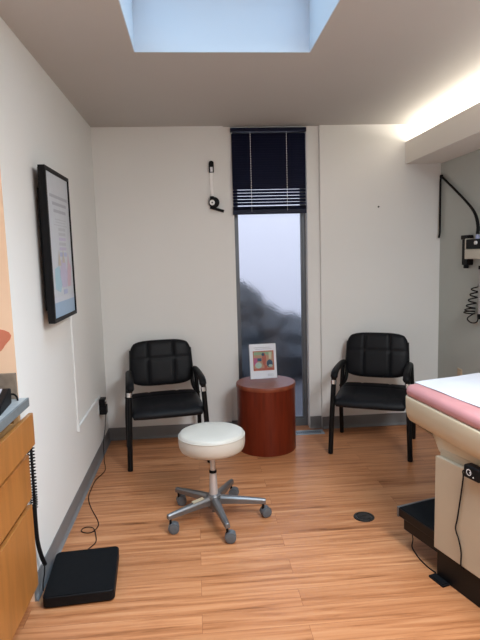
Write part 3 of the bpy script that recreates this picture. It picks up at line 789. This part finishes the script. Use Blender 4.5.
# ------------------------------------------------------------------ back wall: measuring tape, nail
mt = root('height_measuring_tape', (.905, 0, 1.80), 0, 'black and white height measuring tape hanging on the back wall left of the blind', 'height gauge')
bm = NB(); pts = rrect(.886, .924, 2.112, 2.200, (.018, .018, .004, .004)); prism(bm, pts, 'y', -.026, 0); obj('wall_mount', bm, M['blackp'], mt, world=True, bevel=.004)
bm = NB(); box(bm, .8955, .9145, -.029, -.026, 2.116, 2.152); obj('label_window', bm, M['cord'], mt, world=True)
bm = NB(); P = smooth_path([(.9045, -.008, 2.125), (.9025, -.010, 2.06), (.9035, -.013, 1.99), (.9065, -.016, 1.925)], 6)
for a, b in zip(P, P[1:]):
    q = [bm.verts.new((p.x+s*.0105, p.y+d, p.z)) for d in (0, -.0012) for p, s in ((a, -1), (a, 1), (b, 1), (b, -1))]
    for f in ((0, 1, 2, 3), (7, 6, 5, 4), (0, 4, 5, 1), (2, 6, 7, 3), (1, 5, 6, 2), (0, 3, 7, 4)): bm.faces.new([q[i] for i in f])
obj('tape', bm, M['tape'], mt, world=True)
bm = NB(); W = Matrix.Translation((.917, -.004, 1.882)) @ Matrix.Rotation(rad(90), 4, 'X')
lathe(bm, [(0, 0), (.040, 0), (.042, .006), (.042, .026), (.037, .034), (0, .034)], 28, X=W); box(bm, .887, .916, -.036, -.004, 1.850, 1.930); obj('reel_housing', bm, M['blackp'], mt, world=True, bevel=.003)
bm = NB(); W = Matrix.Translation((.902, -.0385, 1.880)) @ Matrix.Rotation(rad(90), 4, 'X')
lathe(bm, [(0, 0), (.021, 0), (.021, .002), (0, .002)], 24, X=W); dl = obj('dial', bm, M['white'], mt, world=True, smooth=True)
bm = NB(); lathe(bm, [(0, .002), (.006, .002), (.006, .004), (0, .004)], 12, X=W); obj('dial_hub', bm, M['blackp'], dl, world=True)
bm = NB(); X = Matrix.Translation((.888, 0, 1.846)) @ Matrix.Rotation(rad(17), 4, 'Y'); box(bm, -.002, .110, -.032, -.006, -.011, .009, X=X); obj('head_lever', bm, M['blackp'], mt, world=True, bevel=.003)
bm = NB(); W = Matrix.Translation((2.238, .012, 1.822)) @ Matrix.Rotation(rad(90), 4, 'X'); lathe(bm, [(0, 0), (.0035, 0), (.0035, .026), (.007, .027), (.007, .030), (0, .031)], 12, X=W)
single('nail', bm, M['blackm'], 'small dark nail in the bare back wall above the right guest chair', 'nail', smooth=True)

# ------------------------------------------------------------------ right wall: diagnostic unit, arm, tube, coil, outlet
du = root('diagnostic_unit', (XW, -.70, 1.33), 0, 'black and beige wall-mounted diagnostic unit on the grey right wall', 'medical device')
bm = NB(); box(bm, 2.712, XW, -.545, -.465, 1.350, 1.560); box(bm, 2.705, 2.755, -.550, -.458, 1.535, 1.566); box(bm, 2.720, 2.752, -.50, -.475, 1.325, 1.352); obj('mounting_bracket', bm, M['blackp'], du, world=True, bevel=.004)
bm = NB(); box(bm, 2.690, XW, -.99, -.548, 1.395, 1.465); box(bm, 2.690, XW, -.570, -.548, 1.465, 1.540); obj('housing', bm, M['beige'], du, world=True, bevel=.004)
bm = NB(); box(bm, 2.686, XW, -.99, -.572, 1.467, 1.535); obj('control_panel', bm, M['blackp'], du, world=True, bevel=.004)
bm = NB(); W = Matrix.Translation((2.686, -.72, 1.508)) @ Matrix.Rotation(rad(-90), 4, 'Y'); lathe(bm, [(0, 0), (.013, 0), (.012, .012), (0, .014)], 16, X=W); obj('knob', bm, M['white'], du, world=True, smooth=True)
bm = NB(); W = Matrix.Translation((2.71, -.690, 1.535)); lathe(bm, [(0, 0), (.014, 0), (.014, .022), (.008, .03), (0, .03)], 16, X=W); obj('arm_socket', bm, I['peri'], du, world=True, smooth=True)
ga = root('gooseneck_arm', (2.71, -.690, 1.565), 0, 'thin black bent arm rising from the diagnostic unit into the wall corner', 'arm')
bm = NB(); P = smooth_path([(2.710, -.690, 1.568), (2.712, -.688, 1.62), (2.714, -.655, 1.69), (2.720, -.585, 1.750), (2.728, -.46, 1.824)], 6)
tube(bm, P, [.013-.004*min(1, i/len(P)) for i in range(len(P))], 10); obj('flexible_tube', bm, M['blackp'], ga, world=True, smooth=True)
bm = NB(); tube(bm, [(2.728, -.465, 1.821), (2.735, -.25, 1.940), (2.738, -.055, 2.046)], .009, 10); obj('upper_rod', bm, M['blackp'], ga, world=True, smooth=True)
bm = NB(); tube(bm, smooth_path([(2.738, -.060, 2.043), (2.738, -.045, 2.035), (2.738, -.040, 1.98), (2.738, -.040, 1.80), (2.738, -.042, 1.635), (2.734, -.050, 1.595), (2.722, -.060, 1.562)], 6), .008, 10); obj('hanging_rod', bm, M['blackp'], ga, world=True, smooth=True)
bm = NB(); W = Matrix.Translation((2.738, -.055, 2.046)); lathe(bm, [(0, -.014), (.012, -.012), (.014, 0), (.012, .012), (0, .014)], 12, X=W); obj('elbow_joint', bm, M['blackp'], ga, world=True, smooth=True)
sp = root('specula_dispenser', (2.735, -.735, .98), 0, 'grey tube dispenser hanging below the diagnostic unit', 'dispenser')
bm = NB(); lathe(bm, [(0, .02), (.026, .02), (.026, .36), (0, .36)], 20, c=(2.729, -.735, .98)); obj('tube', bm, M['smoke'], sp, world=True, smooth=True)
bm = NB(); lathe(bm, [(0, 0), (.029, 0), (.030, .03), (.026, .035), (0, .035)], 20, c=(2.729, -.735, .98)); obj('end_cap', bm, M['blackp'], sp, world=True, smooth=True)
bm = NB(); lathe(bm, [(0, .345), (.0295, .345), (.0295, .37), (0, .372)], 20, c=(2.729, -.735, .98)); box(bm, 2.735, XW, -.747, -.723, 1.330, 1.352); obj('top_clip', bm, M['blackp'], sp, world=True, smooth=True)
bm = NB(); hel = []
c0 = smooth_path([(2.715, -.665, 1.200), (2.715, -.64, 1.12), (2.715, -.600, 1.04), (2.715, -.585, 1.00)], 10)
turns = 6; Np = turns*14
for i in range(Np+1):
    t = i/Np; f = t*(len(c0)-1); a = int(min(f, len(c0)-2)); p = c0[a].lerp(c0[a+1], f-a)
    hel.append(p+Vector(((.022+.014*t)*math.cos(2*PI*turns*t), (.022+.020*t)*math.sin(2*PI*turns*t), 0)))
end = hel[-1]
hel = [Vector((2.735, -.690, 1.25))]+hel+smooth_path([end, (2.715, -.565, .965), (2.715, -.61, .940), (2.720, -.68, .948), (2.724, -.705, .985)], 6)[1:]
tube(bm, hel, .0048, 6)
single('coiled_cord', bm, M['blackp'], 'black coiled cord hanging below the diagnostic unit on the right wall', 'cord', smooth=True)
ro = root('wall_outlet', (XW, -.385, .45), 0, 'ivory wall outlet low on the grey right wall above the exam paper', 'outlet')
bm = NB(); box(bm, XW-.006, XW, -.420, -.350, .435, .550); obj('faceplate', bm, M['ivory'], ro, world=True, bevel=.002)
for zc in (.465, .515):
    bm = NB(); prism(bm, rrect(-.400, -.370, zc-.014, zc+.014, .008, 4), 'x', XW-.0085, XW-.006); obj('socket', bm, M['ivory'], ro, world=True)

# ------------------------------------------------------------------ light
w = bpy.data.worlds.new('World'); S.world = w; w.use_nodes = True
nt = w.node_tree; bg = nt.nodes['Background']
bg.inputs['Color'].default_value = (0.80, 0.86, 1.0, 1); bg.inputs['Strength'].default_value = 1.22

def area(name, loc, rot, sx, sy, power, col, spread=180):
    l = bpy.data.lights.new(name, 'AREA'); l.shape = 'RECTANGLE'; l.size = sx; l.size_y = sy; l.energy = power; l.color = col
    l.spread = rad(spread)
    o = bpy.data.objects.new(name, l); COL.objects.link(o); o.location = loc; o.rotation_euler = rot; return o
area('skylight_daylight', ((SX0+SX1)/2, (SY0+SY1)/2, ZS+.035), (0, 0, 0), SX1-SX0-.08, SY1-SY0-.08, 11, (0.48, 0.75, 1.0), 85)
area('cove_light', (2.63, -2.73, 2.292), (PI, 0, 0), .14, 5.3, 28, (1.0, 0.90, 0.77))
area('added_fill_light', (1.95, -3.75, H-.01), (0, 0, 0), .7, 1.3, 74, (0.90, 0.96, 1.0))  # added unseen fill under the ceiling, only to brighten the room

# ------------------------------------------------------------------ camera
cam = bpy.data.cameras.new('Camera'); co = bpy.data.objects.new('Camera', cam); COL.objects.link(co)
p, y, r = CAMP = (0.122363, 0.079518, -0.028535)
f_px = 540.0
fwd = Vector((math.sin(y)*math.cos(p), math.cos(y)*math.cos(p), -math.sin(p)))
r0 = Vector((math.cos(y), -math.sin(y), 0)); u0 = r0.cross(fwd)
right = r0*math.cos(r)+u0*math.sin(r); up = u0*math.cos(r)-r0*math.sin(r)
Mx = Matrix((right, up, -fwd)).transposed().to_4x4(); Mx.translation = Vector((0.751, -4.327, 1.48))
co.matrix_world = Mx
cam.sensor_fit = 'VERTICAL'; cam.sensor_height = 36.0; cam.lens = f_px/640*36.0
cam.clip_start = 0.05
S.camera = co
S.view_settings.view_transform = 'Standard'; S.view_settings.look = 'None'
S.view_settings.exposure = 0.56; S.view_settings.gamma = 1.0; S.view_settings.use_curve_mapping = False
